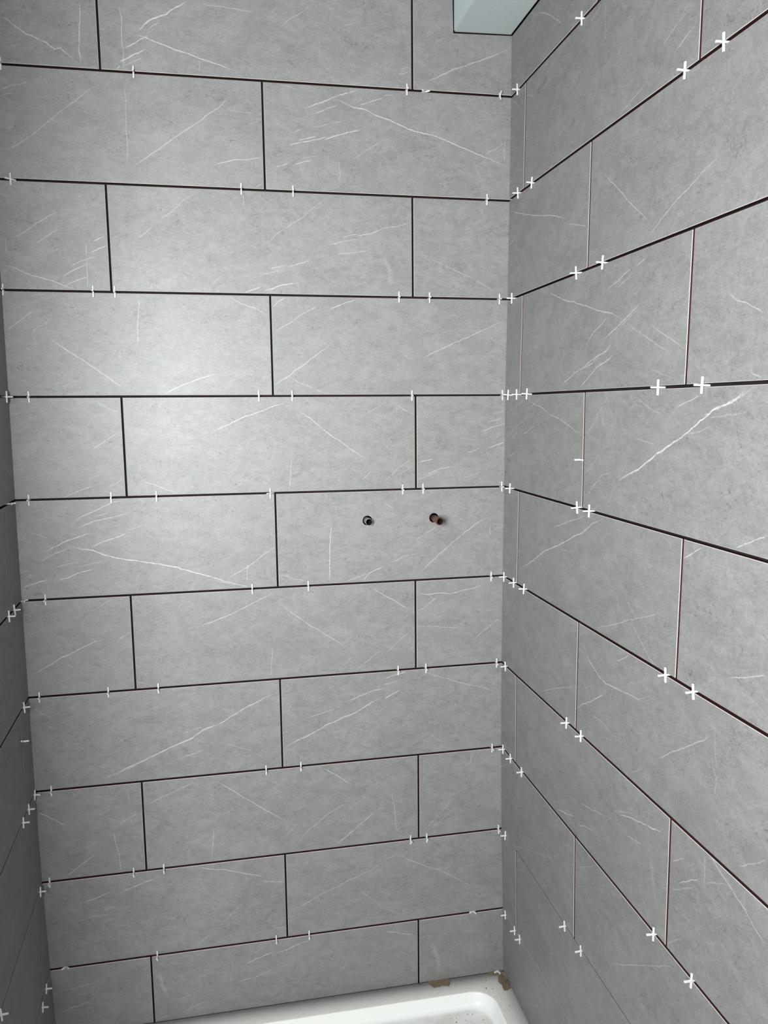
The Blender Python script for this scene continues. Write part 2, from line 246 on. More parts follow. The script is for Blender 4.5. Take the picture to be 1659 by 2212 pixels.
 ('B','G',0.7663,-1.3165,[(0.5086,-1.4154),(1.024,-1.4165),(1.024,-1.2175),(0.5086,-1.2164)],[(0.6,0,[(-307,629),(-512,593),(-879,490),(-1140,379)]),(0.75,0,[(-309,441),(-621,307),(-937,120),(-1250,14),(-1613,-113),(-1821,-228),(-2130,-359),(-2551,-547)]),(0.5,0,[(-1401,242),(-1710,163),(-2018,84)]),(0.4,0,[(-989,98),(-1353,23)]),(0.6,0,[(-310,844),(7,926),(245,961)]),(0.5,0,[(-312,710),(5,754)]),(0.7,0,[(83,570),(-103,478),(-315,372)]),(0.4,0,[(592,933),(1022,764),(1512,587),(1953,469),(2371,295)]),(0.25,0,[(749,-555),(966,-714),(1186,-819)])]),
 ('B','H',0.101,-1.5185,[(-0.004,-1.6177),(0.206,-1.6181),(0.206,-1.4193),(-0.004,-1.4188)],[(0.6,0,[(-1044,576),(-869,478),(-651,312),(-475,198)]),(0.45,0,[(444,7),(475,-287),(532,-560),(542,-988)]),(0.4,0,[(982,337),(786,229),(567,97)]),(0.55,0,[(40,-506),(-253,-722),(-593,-967)]),(0.3,0,[(80,-211),(-139,-367)]),(0.25,0,[(773,885),(801,516)])]),
 ('B','H',0.511,-1.5194,[(0.2104,-1.6182),(0.8115,-1.6195),(0.8115,-1.4206),(0.2104,-1.4193)],[(0.4,0,[(-2960,475),(-2627,632),(-2236,772),(-1841,940)]),(0.55,0,[(-1502,877),(-1238,688),(-924,438),(-581,183),(-284,-42),(-9,-228)]),(0.4,0,[(-1566,-159),(-1647,-963)]),(0.4,0,[(1373,39),(1002,-139),(473,-518),(233,-793)]),(0.3,0,[(218,-376),(-71,-617)]),(0.55,0,[(2033,-232),(1682,-499),(1306,-789),(1065,-955)]),(0.55,0,[(842,921),(1123,728),(1485,441)]),(0.25,0,[(2222,443),(1690,59),(1317,-176)]),(0.4,0,[(2376,232),(2453,-141),(2502,-824)])]),
 ('B','H',0.9199,-1.5202,[(0.8158,-1.6195),(1.024,-1.6199),(1.024,-1.4211),(0.8158,-1.4206)],[(0.4,0,[(204,910),(177,716),(10,592)]),(0.3,0,[(-238,-124),(-516,-434),(-903,-787),(-959,-866)]),(0.35,0,[(-210,-355),(-571,-684),(-821,-825)])]),
 ('B','I',0.25,-1.7221,[(-0.004,-1.8197),(0.504,-1.8219),(0.504,-1.6234),(-0.004,-1.6223)],[(0.65,0,[(-250,803),(-495,744),(-788,650),(-1007,573)]),(0.65,0,[(-1171,623),(-1412,549),(-1724,449)]),(0.4,0,[(-1119,265),(-1385,195)]),(0.4,0,[(-1199,114),(-1627,96),(-1961,22)]),(0.6,0,[(588,977),(881,873),(1277,803),(1625,673),(2129,522)]),(0.55,0,[(1999,445),(2279,389),(2535,337)]),(0.3,0,[(1549,-67),(1287,-308),(1078,-501)]),(0.35,0,[(818,-713),(560,-897)]),(0.4,0,[(2246,-733),(2532,-748)])]),
 ('B','I',0.7661,-1.7238,[(0.5083,-1.822),(1.024,-1.8242),(1.024,-1.6245),(0.5083,-1.6234)],[(0.4,0,[(-2541,-374),(-2119,-208),(-1746,-34),(-1371,113),(-1049,240),(-670,388),(-349,546)]),(0.3,0,[(-919,-93),(-679,-300),(-410,-553)]),(0.4,0,[(-54,707),(301,489),(632,300),(966,169),(1416,-127),(1873,-438)]),(0.3,0,[(-354,575),(-54,707)]),(0.25,0,[(-367,-605),(126,-882)]),(0.2,0,[(2453,-836),(1877,-1081)])]),
 ('B','J',0.1006,-1.9043,[(-0.004,-1.9827),(0.2052,-1.9844),(0.2052,-1.8252),(-0.004,-1.8243)],[(0.4,0,[(-80,362),(-463,333),(-798,279)]),(0.5,0,[(-199,-45),(-489,-106),(-875,-205)]),(0.3,0,[(-400,-205),(-686,-210)]),(0.25,0,[(1020,530),(798,483)])]),
 ('B','J',0.5097,-1.9074,[(0.2096,-1.9845),(0.8099,-1.9896),(0.8099,-1.8279),(0.2096,-1.8252)],[(0.35,0,[(-2416,285),(-2396,169)]),(0.6,0,[(-342,547),(-630,450),(-995,337)]),(0.6,0,[(423,686),(104,592),(-239,491)]),(0.4,0,[(-354,118),(-749,-19),(-1216,-85)]),(0.35,0,[(-518,718),(-782,560)]),(0.35,0,[(-1816,-414),(-2201,-548),(-2355,-606)]),(0.3,0,[(-2059,-172),(-2492,-297)]),(0.4,0,[(-2657,-639),(-3010,-736)]),(0.5,0,[(2191,647),(2521,556),(2938,433)]),(0.45,12.0,[(-2881,525),(-2820,144),(-2719,-247)])]),
 ('B','J',0.9191,-1.9097,[(0.8142,-1.9896),(1.024,-1.9914),(1.024,-1.8288),(0.8142,-1.8279)],[(0.45,14.0,[(-758,204),(-612,-167),(-544,-576)])]),
 ('R','z0',0.1949,0.0622,[(0.0008,0.0045),(0.3889,0.0075),(0.3889,0.12),(0.0008,0.12)],[(0.5,0,[(-603,450),(64,90),(328,-105),(634,-316)]),(0.3,0,[(-958,610),(-372,245)])]),
 ('R','z0',0.693,0.0638,[(0.3931,0.0075),(0.9929,0.0121),(0.9929,0.12),(0.3931,0.12)],[]),
 ('R','z0',1.2975,0.0661,[(0.9971,0.0122),(1.598,0.0168),(1.598,0.12),(0.9971,0.12)],[]),
 ('R','A',0.0412,-0.0997,[(0.0008,-0.1998),(0.0817,-0.1996),(0.0817,0.0005),(0.0008,-0.0001)],[(0.35,0,[(-340,952),(-64,764),(139,605)])]),
 ('R','A',0.3851,-0.0972,[(0.0859,-0.1996),(0.6843,-0.198),(0.6843,0.0052),(0.0859,0.0006)],[(0.3,0,[(349,923),(380,302)]),(0.3,0,[(193,928),(-247,813)]),(0.5,0,[(2877,-551),(2750,-580),(2463,-672)]),(0.4,0,[(2673,-295),(2463,-342),(2075,-468)]),(0.3,0,[(2769,-200),(2565,-274)]),(0.4,0,[(1706,-808),(1351,-867),(1080,-934),(868,-978)]),(0.3,0,[(-1595,799),(-2013,744),(-2568,622)]),(0.35,0,[(-2995,734),(-2685,601),(-2500,450)]),(0.25,0,[(-384,335),(-774,156),(-1331,-140)]),(0.4,0,[(-2763,-99),(-2985,-73)])]),
 ('R','A',0.9894,-0.094,[(0.6885,-0.1979),(1.2904,-0.1963),(1.2904,0.0098),(0.6885,0.0052)],[]),
 ('R','B',0.1919,-0.305,[(0.0008,-0.4066),(0.3829,-0.404),(0.3829,-0.2034),(0.0008,-0.2044)],[(0.6,0,[(-1936,816),(-1518,683),(-992,531),(-144,309),(302,217),(622,125),(1129,-48)]),(0.5,0,[(1085,-109),(1514,-216),(1876,-324)]),(0.3,0,[(1822,171),(1909,-312)]),(0.3,0,[(1842,129),(1508,-131)]),(0.3,0,[(-1359,225),(-1894,74)])]),
 ('R','B',0.687,-0.3029,[(0.3871,-0.404),(0.9869,-0.3999),(0.9869,-0.2017),(0.3871,-0.2034)],[(0.45,0,[(-2594,407),(-2344,200),(-2068,24),(-1761,-221),(-1260,-568),(-1055,-726)]),(0.45,0,[(549,-257),(389,-306),(199,-363),(-149,-499),(-360,-563),(-748,-730),(-1164,-943)]),(0.2,0,[(-957,1025),(-959,693)]),(0.3,0,[(1314,-871),(1244,-980)])]),
 ('R','B',1.2915,-0.3,[(0.9911,-0.3999),(1.592,-0.3958),(1.592,-0.2001),(0.9911,-0.2017)],[]),
 ('R','C',0.045,-0.5093,[(0.0008,-0.6081),(0.0892,-0.6077),(0.0892,-0.4106),(0.0008,-0.4112)],[]),
 ('R','C',0.3919,-0.5071,[(0.0934,-0.6077),(0.6904,-0.6052),(0.6904,-0.4065),(0.0934,-0.4106)],[(0.6,0,[(-1832,981),(-1602,822),(-966,615),(-526,520),(-109,411),(494,247),(892,167),(1274,21)]),(0.35,0,[(1274,21),(1567,-127),(2176,-377),(2611,-550)]),(0.5,0,[(1448,796),(999,645),(626,557)]),(0.4,0,[(1491,705),(1220,612),(935,532)]),(0.5,0,[(1840,860),(1552,779)]),(0.35,0,[(1747,468),(1522,366)]),(0.6,0,[(1735,239),(1409,92),(1238,25),(989,-74),(614,-203)]),(0.5,0,[(703,134),(193,-94),(-53,-246)]),(0.35,0,[(1643,150),(994,-127)]),(0.65,0,[(932,-282),(710,-392),(393,-465),(62,-560),(-111,-610)]),(0.65,0,[(1023,-449),(725,-557),(408,-634),(83,-811),(-260,-978)]),(0.55,0,[(476,-470),(235,-569),(-378,-677),(-1041,-920)]),(0.35,0,[(1992,-85),(2285,-225),(2653,-382),(2971,-527)]),(0.25,0,[(2084,-729),(2789,-915)]),(0.2,0,[(-1983,766),(-2367,482),(-2833,143)])]),
 ('R','C',0.9955,-0.5038,[(0.6946,-0.6052),(1.2965,-0.6027),(1.2965,-0.4024),(0.6946,-0.4065)],[(0.4,0,[(-2261,76),(-2026,-50),(-1719,-167),(-1510,-263)]),(0.4,0,[(-1705,-917),(-1515,-977)])]),
 ('R','D',0.1955,-0.7098,[(0.0008,-0.8086),(0.3902,-0.8081),(0.3902,-0.6111),(0.0008,-0.6127)],[(0.5,0,[(-780,959),(-401,818),(191,706),(528,599),(1057,500),(1554,347),(1929,235)]),(0.4,0,[(-841,890),(-1434,699),(-1855,598)]),(0.5,0,[(-263,385),(-626,236),(-880,180)]),(0.4,0,[(-514,564),(-1151,364),(-1840,71)]),(0.3,0,[(180,970),(-279,795),(-643,679)]),(0.5,0,[(-1146,219),(-1484,85)]),(0.4,0,[(-1199,-196),(-1827,-359)])]),
 ('R','D',0.6943,-0.7083,[(0.3944,-0.8081),(0.9942,-0.8073),(0.9942,-0.6085),(0.3944,-0.611)],[(0.95,0,[(1384,980),(1224,889),(971,782),(698,726),(511,638),(168,453),(-40,339),(-314,217),(-544,124),(-784,11),(-1163,-185),(-1503,-301),(-1826,-439)]),(0.6,0,[(1281,969),(1098,850),(881,768),(606,682),(363,622)]),(0.5,0,[(343,888),(88,815),(-206,724)]),(0.3,0,[(1200,659),(892,628),(515,594)]),(0.3,0,[(596,494),(377,429),(67,373)]),(0.35,0,[(-2099,938),(-2326,774),(-2952,228)]),(0.3,0,[(-2954,-405),(-2682,-246),(-2402,-16)]),(0.35,0,[(-2911,-860),(-2662,-615),(-2339,-392),(-1988,-287)]),(0.25,0,[(-1294,256),(-991,235),(-733,197)]),(0.25,0,[(-1264,858),(-960,739),(-518,611)]),(0.5,0,[(1760,-713),(1449,-846),(1155,-982)]),(0.3,10.0,[(-2403,722),(-2319,387)])]),
 ('R','D',1.2988,-0.7067,[(0.9984,-0.8073),(1.5993,-0.8065),(1.5993,-0.606),(0.9984,-0.6085)],[]),
 ('R','E',0.045,-0.9115,[(0.0008,-1.0099),(0.0892,-1.0097),(0.0892,-0.8131),(0.0008,-0.8132)],[]),
 ('R','E',0.3966,-0.911,[(0.0934,-1.0097),(0.6998,-1.0084),(0.6998,-0.8123),(0.0934,-0.8131)],[(0.75,0,[(800,952),(354,803),(59,618),(-348,470),(-730,300),(-1135,142),(-1565,-2),(-2134,-294),(-2878,-652)]),(0.5,0,[(170,916),(-560,710),(-1320,476)]),(0.25,0,[(-329,201),(-923,136)]),(0.2,0,[(2515,971),(2823,842)]),(0.3,0,[(1620,-227),(1808,-344),(1954,-431)]),(0.35,0,[(658,-924),(1285,-689),(1749,-487),(2182,-334),(2670,-119)]),(0.35,0,[(1750,-505),(2010,-686),(2362,-916),(2562,-1007)])]),
 ('R','E',1.005,-0.91,[(0.704,-1.0084),(1.3059,-1.0072),(1.3059,-0.8115),(0.704,-0.8123)],[(0.6,0,[(-2592,950),(-2764,842),(-2986,728)]),(0.5,0,[(-1893,-577),(-1591,-466),(-1197,-301)])]),
 ('R','F',0.1956,-1.1128,[(0.0008,-1.212),(0.3903,-1.2114),(0.3903,-1.0137),(0.0008,-1.0145)],[(0.3,0,[(-817,263),(-411,27),(104,-304),(475,-611)]),(0.4,0,[(311,-886),(1035,-561),(1915,-211)])]),
 ('R','F',0.6944,-1.1119,[(0.3945,-1.2114),(0.9943,-1.2104),(0.9943,-1.0124),(0.3945,-1.0137)],[(0.6,0,[(-2934,660),(-2728,597),(-2584,435),(-2186,283),(-1936,251),(-1546,294),(-1249,326),(-898,372),(-639,510)]),(0.45,0,[(-1219,954),(-1649,701)]),(0.6,0,[(-2959,-566),(-2761,-425),(-2498,-282),(-2206,-89),(-1941,70)]),(0.35,0,[(-2832,16),(-2594,-151),(-2409,-290)]),(0.35,0,[(-2486,-486),(-1974,-464),(-1727,-522)]),(0.25,0,[(-2176,125),(-1887,110)]),(0.45,0,[(-352,-347),(27,-69),(461,225),(811,475),(953,584)]),(0.25,0,[(968,699),(1063,242)]),(0.3,0,[(1010,167),(1079,43),(1063,-185)]),(0.3,0,[(1587,-841),(2103,-453)]),(0.3,0,[(-1025,-870),(-693,-637)])]),
 ('R','F',1.299,-1.1107,[(0.9985,-1.2104),(1.5994,-1.2094),(1.5994,-1.0111),(0.9985,-1.0124)],[]),
 ('R','G',0.0468,-1.3152,[(0.0008,-1.4139),(0.0929,-1.4137),(0.0929,-1.2165),(0.0008,-1.2166)],[]),
 ('R','G',0.3993,-1.3146,[(0.0971,-1.4137),(0.7016,-1.4122),(0.7016,-1.2155),(0.0971,-1.2164)],[(0.6,0,[(-803,-882),(-384,-767),(-39,-635)]),(0.45,0,[(139,-272),(639,-140),(1062,-19)]),(0.5,0,[(110,-711),(388,-589),(743,-490)]),(0.65,0,[(1568,262),(1968,431),(2245,506),(2575,588),(2856,680)]),(0.3,0,[(1374,230),(2033,543)]),(0.5,0,[(1842,69),(2057,114),(2299,170)]),(0.3,12.0,[(2503,251),(2616,-91),(2734,-536)])]),
 ('R','G',1.0068,-1.3133,[(0.7058,-1.4122),(1.3077,-1.4108),(1.3077,-1.2145),(0.7058,-1.2155)],[(0.55,0,[(-2192,936),(-2017,960),(-1742,843),(-1368,714),(-1187,596),(-936,507)]),(0.35,0,[(-2192,936),(-2197,472)]),(0.4,0,[(-2959,392),(-2654,610)]),(0.5,0,[(-2769,175),(-2295,526)]),(0.35,0,[(-2949,-47),(-2414,316)]),(0.3,0,[(-1740,813),(-2166,551)]),(0.3,0,[(-3027,-941),(-2633,-588)])]),
 ('R','H',0.198,-1.519,[(0.0008,-1.6203),(0.3951,-1.6197),(0.3951,-1.4176),(0.0008,-1.4185)],[(0.3,0,[(-1924,567),(-1165,978)]),(0.25,0,[(-1411,-1133),(-614,-722),(48,-413),(659,-152),(1116,24)]),(0.25,0,[(1116,24),(1336,-36),(1760,-244),(2063,-325)])]),
 ('R','H',0.6992,-1.5179,[(0.3993,-1.6197),(0.9991,-1.6188),(0.9991,-1.4161),(0.3993,-1.4175)],[(0.4,0,[(-1678,-526),(-1135,-136),(-569,285),(-55,657),(301,934)]),(0.2,0,[(-1783,235),(-1770,-228)]),(0.2,0,[(-2885,488),(-2228,913)])]),
 ('R','H',1.3037,-1.5167,[(1.0033,-1.6188),(1.6042,-1.6179),(1.6042,-1.4146),(1.0033,-1.4161)],[]),
 ('R','I',0.0464,-1.7248,[(0.0008,-1.828),(0.092,-1.8239),(0.092,-1.6216),(0.0008,-1.6217)],[]),
 ('R','I',0.3963,-1.7228,[(0.0962,-1.8237),(0.6965,-1.7967),(0.6965,-1.6219),(0.0962,-1.6228)],[(0.25,0,[(-2964,542),(-2327,1018)]),(0.25,0,[(-160,909),(-161,402)])]),
 ('R','I',1.0016,-1.7087,[(0.7007,-1.7965),(1.3026,-1.7694),(1.3026,-1.6209),(0.7007,-1.6218)],[]),
 ('R','J',0.1973,-1.901,[(0.0008,-1.9909),(0.3939,-1.9909),(0.3939,-1.8112),(0.0008,-1.8289)],[]),
 ('R','J',0.698,-1.8874,[(0.3981,-1.9909),(0.9979,-1.9909),(0.9979,-1.784),(0.3981,-1.811)],[]),
 ('R','J',1.3026,-1.8739,[(1.0021,-1.9909),(1.603,-1.9909),(1.603,-1.7568),(1.0021,-1.7839)],[]),
 ('L','T',0.0446,0.3038,[(0.0008,0.2049),(0.0885,0.2049),(0.0885,0.4027),(0.0008,0.4027)],[]),
 ('L','T',0.3925,0.3038,[(0.0925,0.2049),(0.6925,0.2049),(0.6925,0.4027),(0.0925,0.4027)],[]),
 ('L','T',0.8182,0.3038,[(0.6965,0.2049),(0.94,0.2049),(0.94,0.4027),(0.6965,0.4027)],[]),
 ('L','z0',0.1954,0.1011,[(0.0008,0.0018),(0.39,0.0018),(0.39,0.2003),(0.0008,0.2003)],[]),
 ('L','z0',0.667,0.1011,[(0.394,0.0018),(0.94,0.0018),(0.94,0.2003),(0.394,0.2003)],[]),
 ('L','A',0.0446,-0.1017,[(0.0008,-0.2005),(0.0885,-0.2005),(0.0885,-0.0028),(0.0008,-0.0028)],[]),
 ('L','A',0.3925,-0.1017,[(0.0925,-0.2005),(0.6925,-0.2005),(0.6925,-0.0028),(0.0925,-0.0028)],[]),
 ('L','A',0.8182,-0.1017,[(0.6965,-0.2005),(0.94,-0.2005),(0.94,-0.0028),(0.6965,-0.0028)],[]),
 ('L','B',0.1954,-0.3036,[(0.0008,-0.4022),(0.39,-0.4022),(0.39,-0.2051),(0.0008,-0.2051)],[]),
 ('L','B',0.667,-0.3036,[(0.394,-0.4022),(0.94,-0.4022),(0.94,-0.2051),(0.394,-0.2051)],[]),
 ('L','C',0.0446,-0.5052,[(0.0008,-0.6037),(0.0885,-0.6037),(0.0885,-0.4068),(0.0008,-0.4068)],[]),
 ('L','C',0.3925,-0.5052,[(0.0925,-0.6037),(0.6925,-0.6037),(0.6925,-0.4068),(0.0925,-0.4068)],[]),
 ('L','C',0.8182,-0.5052,[(0.6965,-0.6037),(0.94,-0.6037),(0.94,-0.4068),(0.6965,-0.4068)],[]),
 ('L','D',0.1954,-0.7067,[(0.0008,-0.8052),(0.39,-0.8052),(0.39,-0.6083),(0.0008,-0.6083)],[(0.35,0,[(-937,-161),(-1878,-518)])]),
 ('L','D',0.667,-0.7067,[(0.394,-0.8052),(0.94,-0.8052),(0.94,-0.6083),(0.394,-0.6083)],[]),
 ('L','E',0.0446,-0.9089,[(0.0008,-1.008),(0.0885,-1.008),(0.0885,-0.8098),(0.0008,-0.8098)],[]),
 ('L','E',0.3925,-0.9089,[(0.0925,-1.008),(0.6925,-1.008),(0.6925,-0.8098),(0.0925,-0.8098)],[]),
 ('L','E',0.8182,-0.9089,[(0.6965,-1.008),(0.94,-1.008),(0.94,-0.8098),(0.6965,-0.8098)],[]),
 ('L','F',0.1954,-1.1117,[(0.0008,-1.2107),(0.39,-1.2107),(0.39,-1.0126),(0.0008,-1.0126)],[(0.3,0,[(339,-526),(-383,-1084)])]),
 ('L','F',0.667,-1.1117,[(0.394,-1.2107),(0.94,-1.2107),(0.94,-1.0126),(0.394,-1.0126)],[]),
 ('L','G',0.0446,-1.315,[(0.0008,-1.4147),(0.0885,-1.4147),(0.0885,-1.2153),(0.0008,-1.2153)],[]),
 ('L','G',0.3925,-1.315,[(0.0925,-1.4147),(0.6925,-1.4147),(0.6925,-1.2153),(0.0925,-1.2153)],[]),
 ('L','G',0.8182,-1.315,[(0.6965,-1.4147),(0.94,-1.4147),(0.94,-1.2153),(0.6965,-1.2153)],[]),
 ('L','H',0.1954,-1.5183,[(0.0008,-1.6182),(0.39,-1.6182),(0.39,-1.4183),(0.0008,-1.4183)],[(0.35,12.0,[(349,-117),(577,-341),(852,-502)])]),
 ('L','H',0.667,-1.5183,[(0.394,-1.6182),(0.94,-1.6182),(0.94,-1.4183),(0.394,-1.4183)],[]),
 ('L','I',0.0446,-1.721,[(0.0008,-1.8202),(0.0885,-1.8202),(0.0885,-1.6218),(0.0008,-1.6218)],[]),
 ('L','I',0.3925,-1.721,[(0.0925,-1.8202),(0.6925,-1.8202),(0.6925,-1.6218),(0.0925,-1.6218)],[]),
 ('L','I',0.8182,-1.721,[(0.6965,-1.8202),(0.94,-1.8202),(0.94,-1.6218),(0.6965,-1.6218)],[]),
 ('L','J',0.1954,-1.903,[(0.0008,-1.9822),(0.39,-1.9822),(0.39,-1.8238),(0.0008,-1.8238)],[]),
 ('L','J',0.667,-1.903,[(0.394,-1.9822),(0.94,-1.9822),(0.94,-1.8238),(0.394,-1.8238)],[]),
]
SPACERS = [
 ('B','A',0.0302,-0.0004,''),
 ('B','A',0.2645,0.0005,''),
 ('B','A',0.7956,0.0026,''),
 ('B','A',0.8352,0.0028,'flat'),
 ('B','A',0.9933,0.0034,'tip'),
 ('B','B',0.0331,-0.2028,'turn'),
 ('B','B',0.4585,-0.2033,''),
 ('B','B',0.5606,-0.2035,''),
 ('B','B',0.9668,-0.2039,''),
 ('B','C',0.0059,-0.4045,''),
 ('B','C',0.1687,-0.4049,''),
 ('B','C',0.2089,-0.405,''),
 ('B','C',0.7761,-0.4063,''),
 ('B','C',0.8419,-0.4064,''),
 ('B','C',0.9964,-0.4068,''),
 ('B','D',0.0383,-0.6062,''),
 ('B','D',0.48,-0.6081,''),
 ('B','D',0.5481,-0.6084,''),
 ('B','D',0.8027,-0.6096,''),
 ('B','D',1.0054,-0.6105,''),
 ('B','E',0.0248,-0.8076,''),
 ('B','E',0.1799,-0.8081,''),
 ('B','E',0.268,-0.8084,''),
 ('B','E',0.4975,-0.8092,'turn'),
 ('B','E',0.7811,-0.8102,''),
 ('B','E',0.8264,-0.8103,''),
 ('B','E',1.0059,-0.811,''),
 ('B','F',0.0426,-1.0104,''),
 ('B','F',0.4537,-1.0114,''),
 ('B','F',0.5722,-1.0117,''),
 ('B','F',0.9829,-1.0127,''),
 ('B','G',0.0179,-1.213,''),
 ('B','G',0.1522,-1.2133,''),
 ('B','G',0.2524,-1.2135,''),
 ('B','G',0.7676,-1.2147,''),
 ('B','G',0.8313,-1.2148,''),
 ('B','G',0.9979,-1.2152,''),
 ('B','H',0.028,-1.4166,''),
 ('B','H',0.4704,-1.4176,''),
 ('B','H',0.5464,-1.4177,''),
 ('B','H',0.9886,-1.4187,''),
 ('B','I',0.0115,-1.62,''),
 ('B','I',0.1819,-1.6204,''),
 ('B','I',0.2446,-1.6205,''),
 ('B','I',0.7937,-1.6217,''),
 ('B','I',0.8322,-1.6218,''),
 ('B','I',1.0064,-1.6222,''),
 ('B','J',0.0303,-1.8221,'flat'),
 ('B','J',0.2213,-1.823,''),
 ('B','J',0.4808,-1.8241,''),
 ('B','J',0.5552,-1.8245,''),
 ('B','J',0.9472,-1.8262,'flat'),
 ('R','A',0.0413,0.0025,''),
 ('R','A',0.3376,0.0048,''),
 ('R','B',0.0552,-0.202,''),
 ('R','B',0.1302,-0.2017,''),
 ('R','B',0.6573,-0.2003,''),
 ('R','B',0.7396,-0.2001,''),
 ('R','C',0.0322,-0.4087,''),
 ('R','C',0.3451,-0.4066,''),
 ('R','C',0.4428,-0.4059,''),
 ('R','D',0.0242,-0.6103,''),
 ('R','D',0.0755,-0.6101,''),
 ('R','D',0.1326,-0.6098,''),
 ('R','D',0.6284,-0.6078,''),
 ('R','D',0.7335,-0.6073,''),
 ('R','E',0.0418,-0.8108,''),
 ('R','E',0.3764,-0.8104,''),
 ('R','E',0.4235,-0.8103,''),
 ('R','F',0.0155,-1.0122,''),
 ('R','F',0.0764,-1.012,''),
 ('R','F',0.136,-1.0119,''),
 ('R','F',0.679,-1.0108,''),
 ('R','F',0.747,-1.0106,''),
 ('R','G',0.0314,-1.2142,''),
 ('R','G',0.3573,-1.2137,''),
 ('R','G',0.4177,-1.2136,''),
 ('R','H',0.0194,-1.4162,''),
 ('R','H',0.0678,-1.416,''),
 ('R','H',0.1357,-1.4159,''),
 ('R','H',0.6733,-1.4146,''),
 ('R','H',0.7715,-1.4143,''),
 ('R','I',0.0319,-1.6216,''),
 ('R','I',0.3598,-1.6211,''),
 ('R','I',0.4304,-1.621,''),
 ('R','J',0.0244,-1.8274,''),
 ('R','J',0.0857,-1.8246,''),
 ('R','J',0.1177,-1.8232,''),
 ('L','D',0.0265,-0.606,''),
 ('L','E',0.0545,-0.8075,'flat'),
 ('L','F',0.0008,-1.0103,'flat'),
 ('L','F',0.0751,-1.0103,''),
 ('L','F',0.1213,-1.0103,''),
 ('L','G',0.0538,-1.213,''),
 ('L','H',0.0138,-1.4165,''),
 ('L','H',0.0738,-1.4165,''),
 ('L','H',0.1256,-1.4165,''),
 ('L','I',0.0324,-1.62,''),
 ('L','I',0.3735,-1.62,''),
 ('L','J',0.0575,-1.822,''),
 ('L','J',0.1007,-1.8292,''),
 ('R','DE',0.3869,-0.7258,'vert'),
 ('L','GH',0.0918,-1.2672,'vert'),
]
LEVEL_Z = [0.405, 0.2026, 0.0015, -0.2034, -0.4057, -0.6082, -0.8093, -1.0115, -1.2141, -1.4177, -1.6211, -1.8243, -1.99]
PROFILE = {'R': [1.0175, 1.0175, 1.0185, 1.0169, 1.0151, 1.0121, 1.0122, 1.0102, 1.0099, 1.0109, 1.0142, 1.0192, 1.0222], 'L': [0.006, 0.006, 0.006, 0.005, 0.003, 0.0015, -0.0008, -0.0024, -0.003, -0.0042, -0.0034, -0.0005, 0.003]}
LEVEL_Z.reverse()
for q in PROFILE.values(): q.reverse()
def lean(w, z):
    P = PROFILE[w]
    if z <= LEVEL_Z[0]: return P[0]
    for i in range(len(LEVEL_Z) - 1):
        if z <= LEVEL_Z[i + 1]:
            t = (z - LEVEL_Z[i]) / (LEVEL_Z[i + 1] - LEVEL_Z[i]); return P[i] + (P[i + 1] - P[i]) * t
    return P[-1]
def place(w, u, z, d):
    """point on a wall: u along it from the corner, z height, d depth behind the tile face"""
    if w == 'B': return Vector((u, d, z + ZA))
    if w == 'R': return Vector((lean('R', z) + d, -u, z + ZA))
    return Vector((lean('L', z) + 0.035 * u - d, -u, z + ZA))

# ------------------------------------------------------------------ the room
PIPES = [(0.7034, -0.8755), (0.8515, -0.8753)]
HOLE_R = 0.0108
def circle(c, r, n=28, ph=0.0): return [(c[0] + r * math.cos(ph + 2 * math.pi * i / n), c[1] + r * math.sin(ph + 2 * math.pi * i / n)) for i in range(n)]
def ring_faces(bm, a, b, mi):
    n = len(a)
    for i in range(n):
        f = bm.faces.new((a[i], a[(i + 1) % n], b[(i + 1) % n], b[i])); f.material_index = mi
def cap(bm, loops, mi):
    flat = [v for lp in loops for v in lp]
    tris = tessellate_polygon([[v.co for v in lp] for lp in loops])
    for t in tris:
        try: f = bm.faces.new([flat[i] for i in t]); f.material_index = mi
        except ValueError: pass

# back wall: board with the two pipe holes, plus a solid sheet behind it
def back_wall():
    bm = bmesh.new()
    out = [(-0.10, -ZA), (1.16, -ZA), (1.16, 0.42), (-0.10, 0.42)]
    def lp(pts, d): return [bm.verts.new((u, d, z + ZA)) for u, z in pts]
    f0, f1 = lp(out, 0.0087), lp(out, 0.07)
    h0 = [lp(circle(c, 0.0105), 0.0087) for c in PIPES]; h1 = [lp(circle(c, 0.0105), 0.07) for c in PIPES]
    cap(bm, [f0] + h0, 0); ring_faces(bm, f0, f1, 0)
    for a, b in zip(h0, h1): ring_faces(bm, a, b, 0)
    cap(bm, [f1], 0)
    return struct(new_obj('wall_back', bm, M_board))
WALL = {'B': back_wall()}
def side_wall(w, name, ulen, thick):
    bm = bmesh.new(); rows = []
    for z in [-ZA] + LEVEL_Z[:] + [0.42]:
        rows.append([bm.verts.new(place(w, u, z, d)) for u, d in ((-0.0, 0.0087), (ulen, 0.0087), (ulen, thick), (-0.0, thick))])
    for a, b in zip(rows, rows[1:]): ring_faces(bm, a, b, 0)
    bm.faces.new(rows[0]); bm.faces.new(rows[-1])
    return struct(new_obj(name, bm, M_board))
WALL['R'] = side_wall('R', 'wall_right', 1.63, 0.12)
WALL['L'] = side_wall('L', 'wall_left', 0.94, 0.10)
struct(boxes('wall_right_plaster', [((1.012, -1.81, 0), (1.14, -1.63, 2.545))], M_grey))
struct(boxes('wall_left_return', [((-1.35, -0.98, 0), (0.035, -0.941, 2.545))], M_grey))
struct(boxes('wall_far_left', [((-1.45, -1.81, 0), (-1.35, -0.94, 2.545))], M_grey))
WX0, WX1, WZ0, WZ1 = WIN_LOC[0] - WIN_W / 2, WIN_LOC[0] + WIN_W / 2, WIN_LOC[2] - WIN_H / 2, WIN_LOC[2] + WIN_H / 2
YF = -1.81
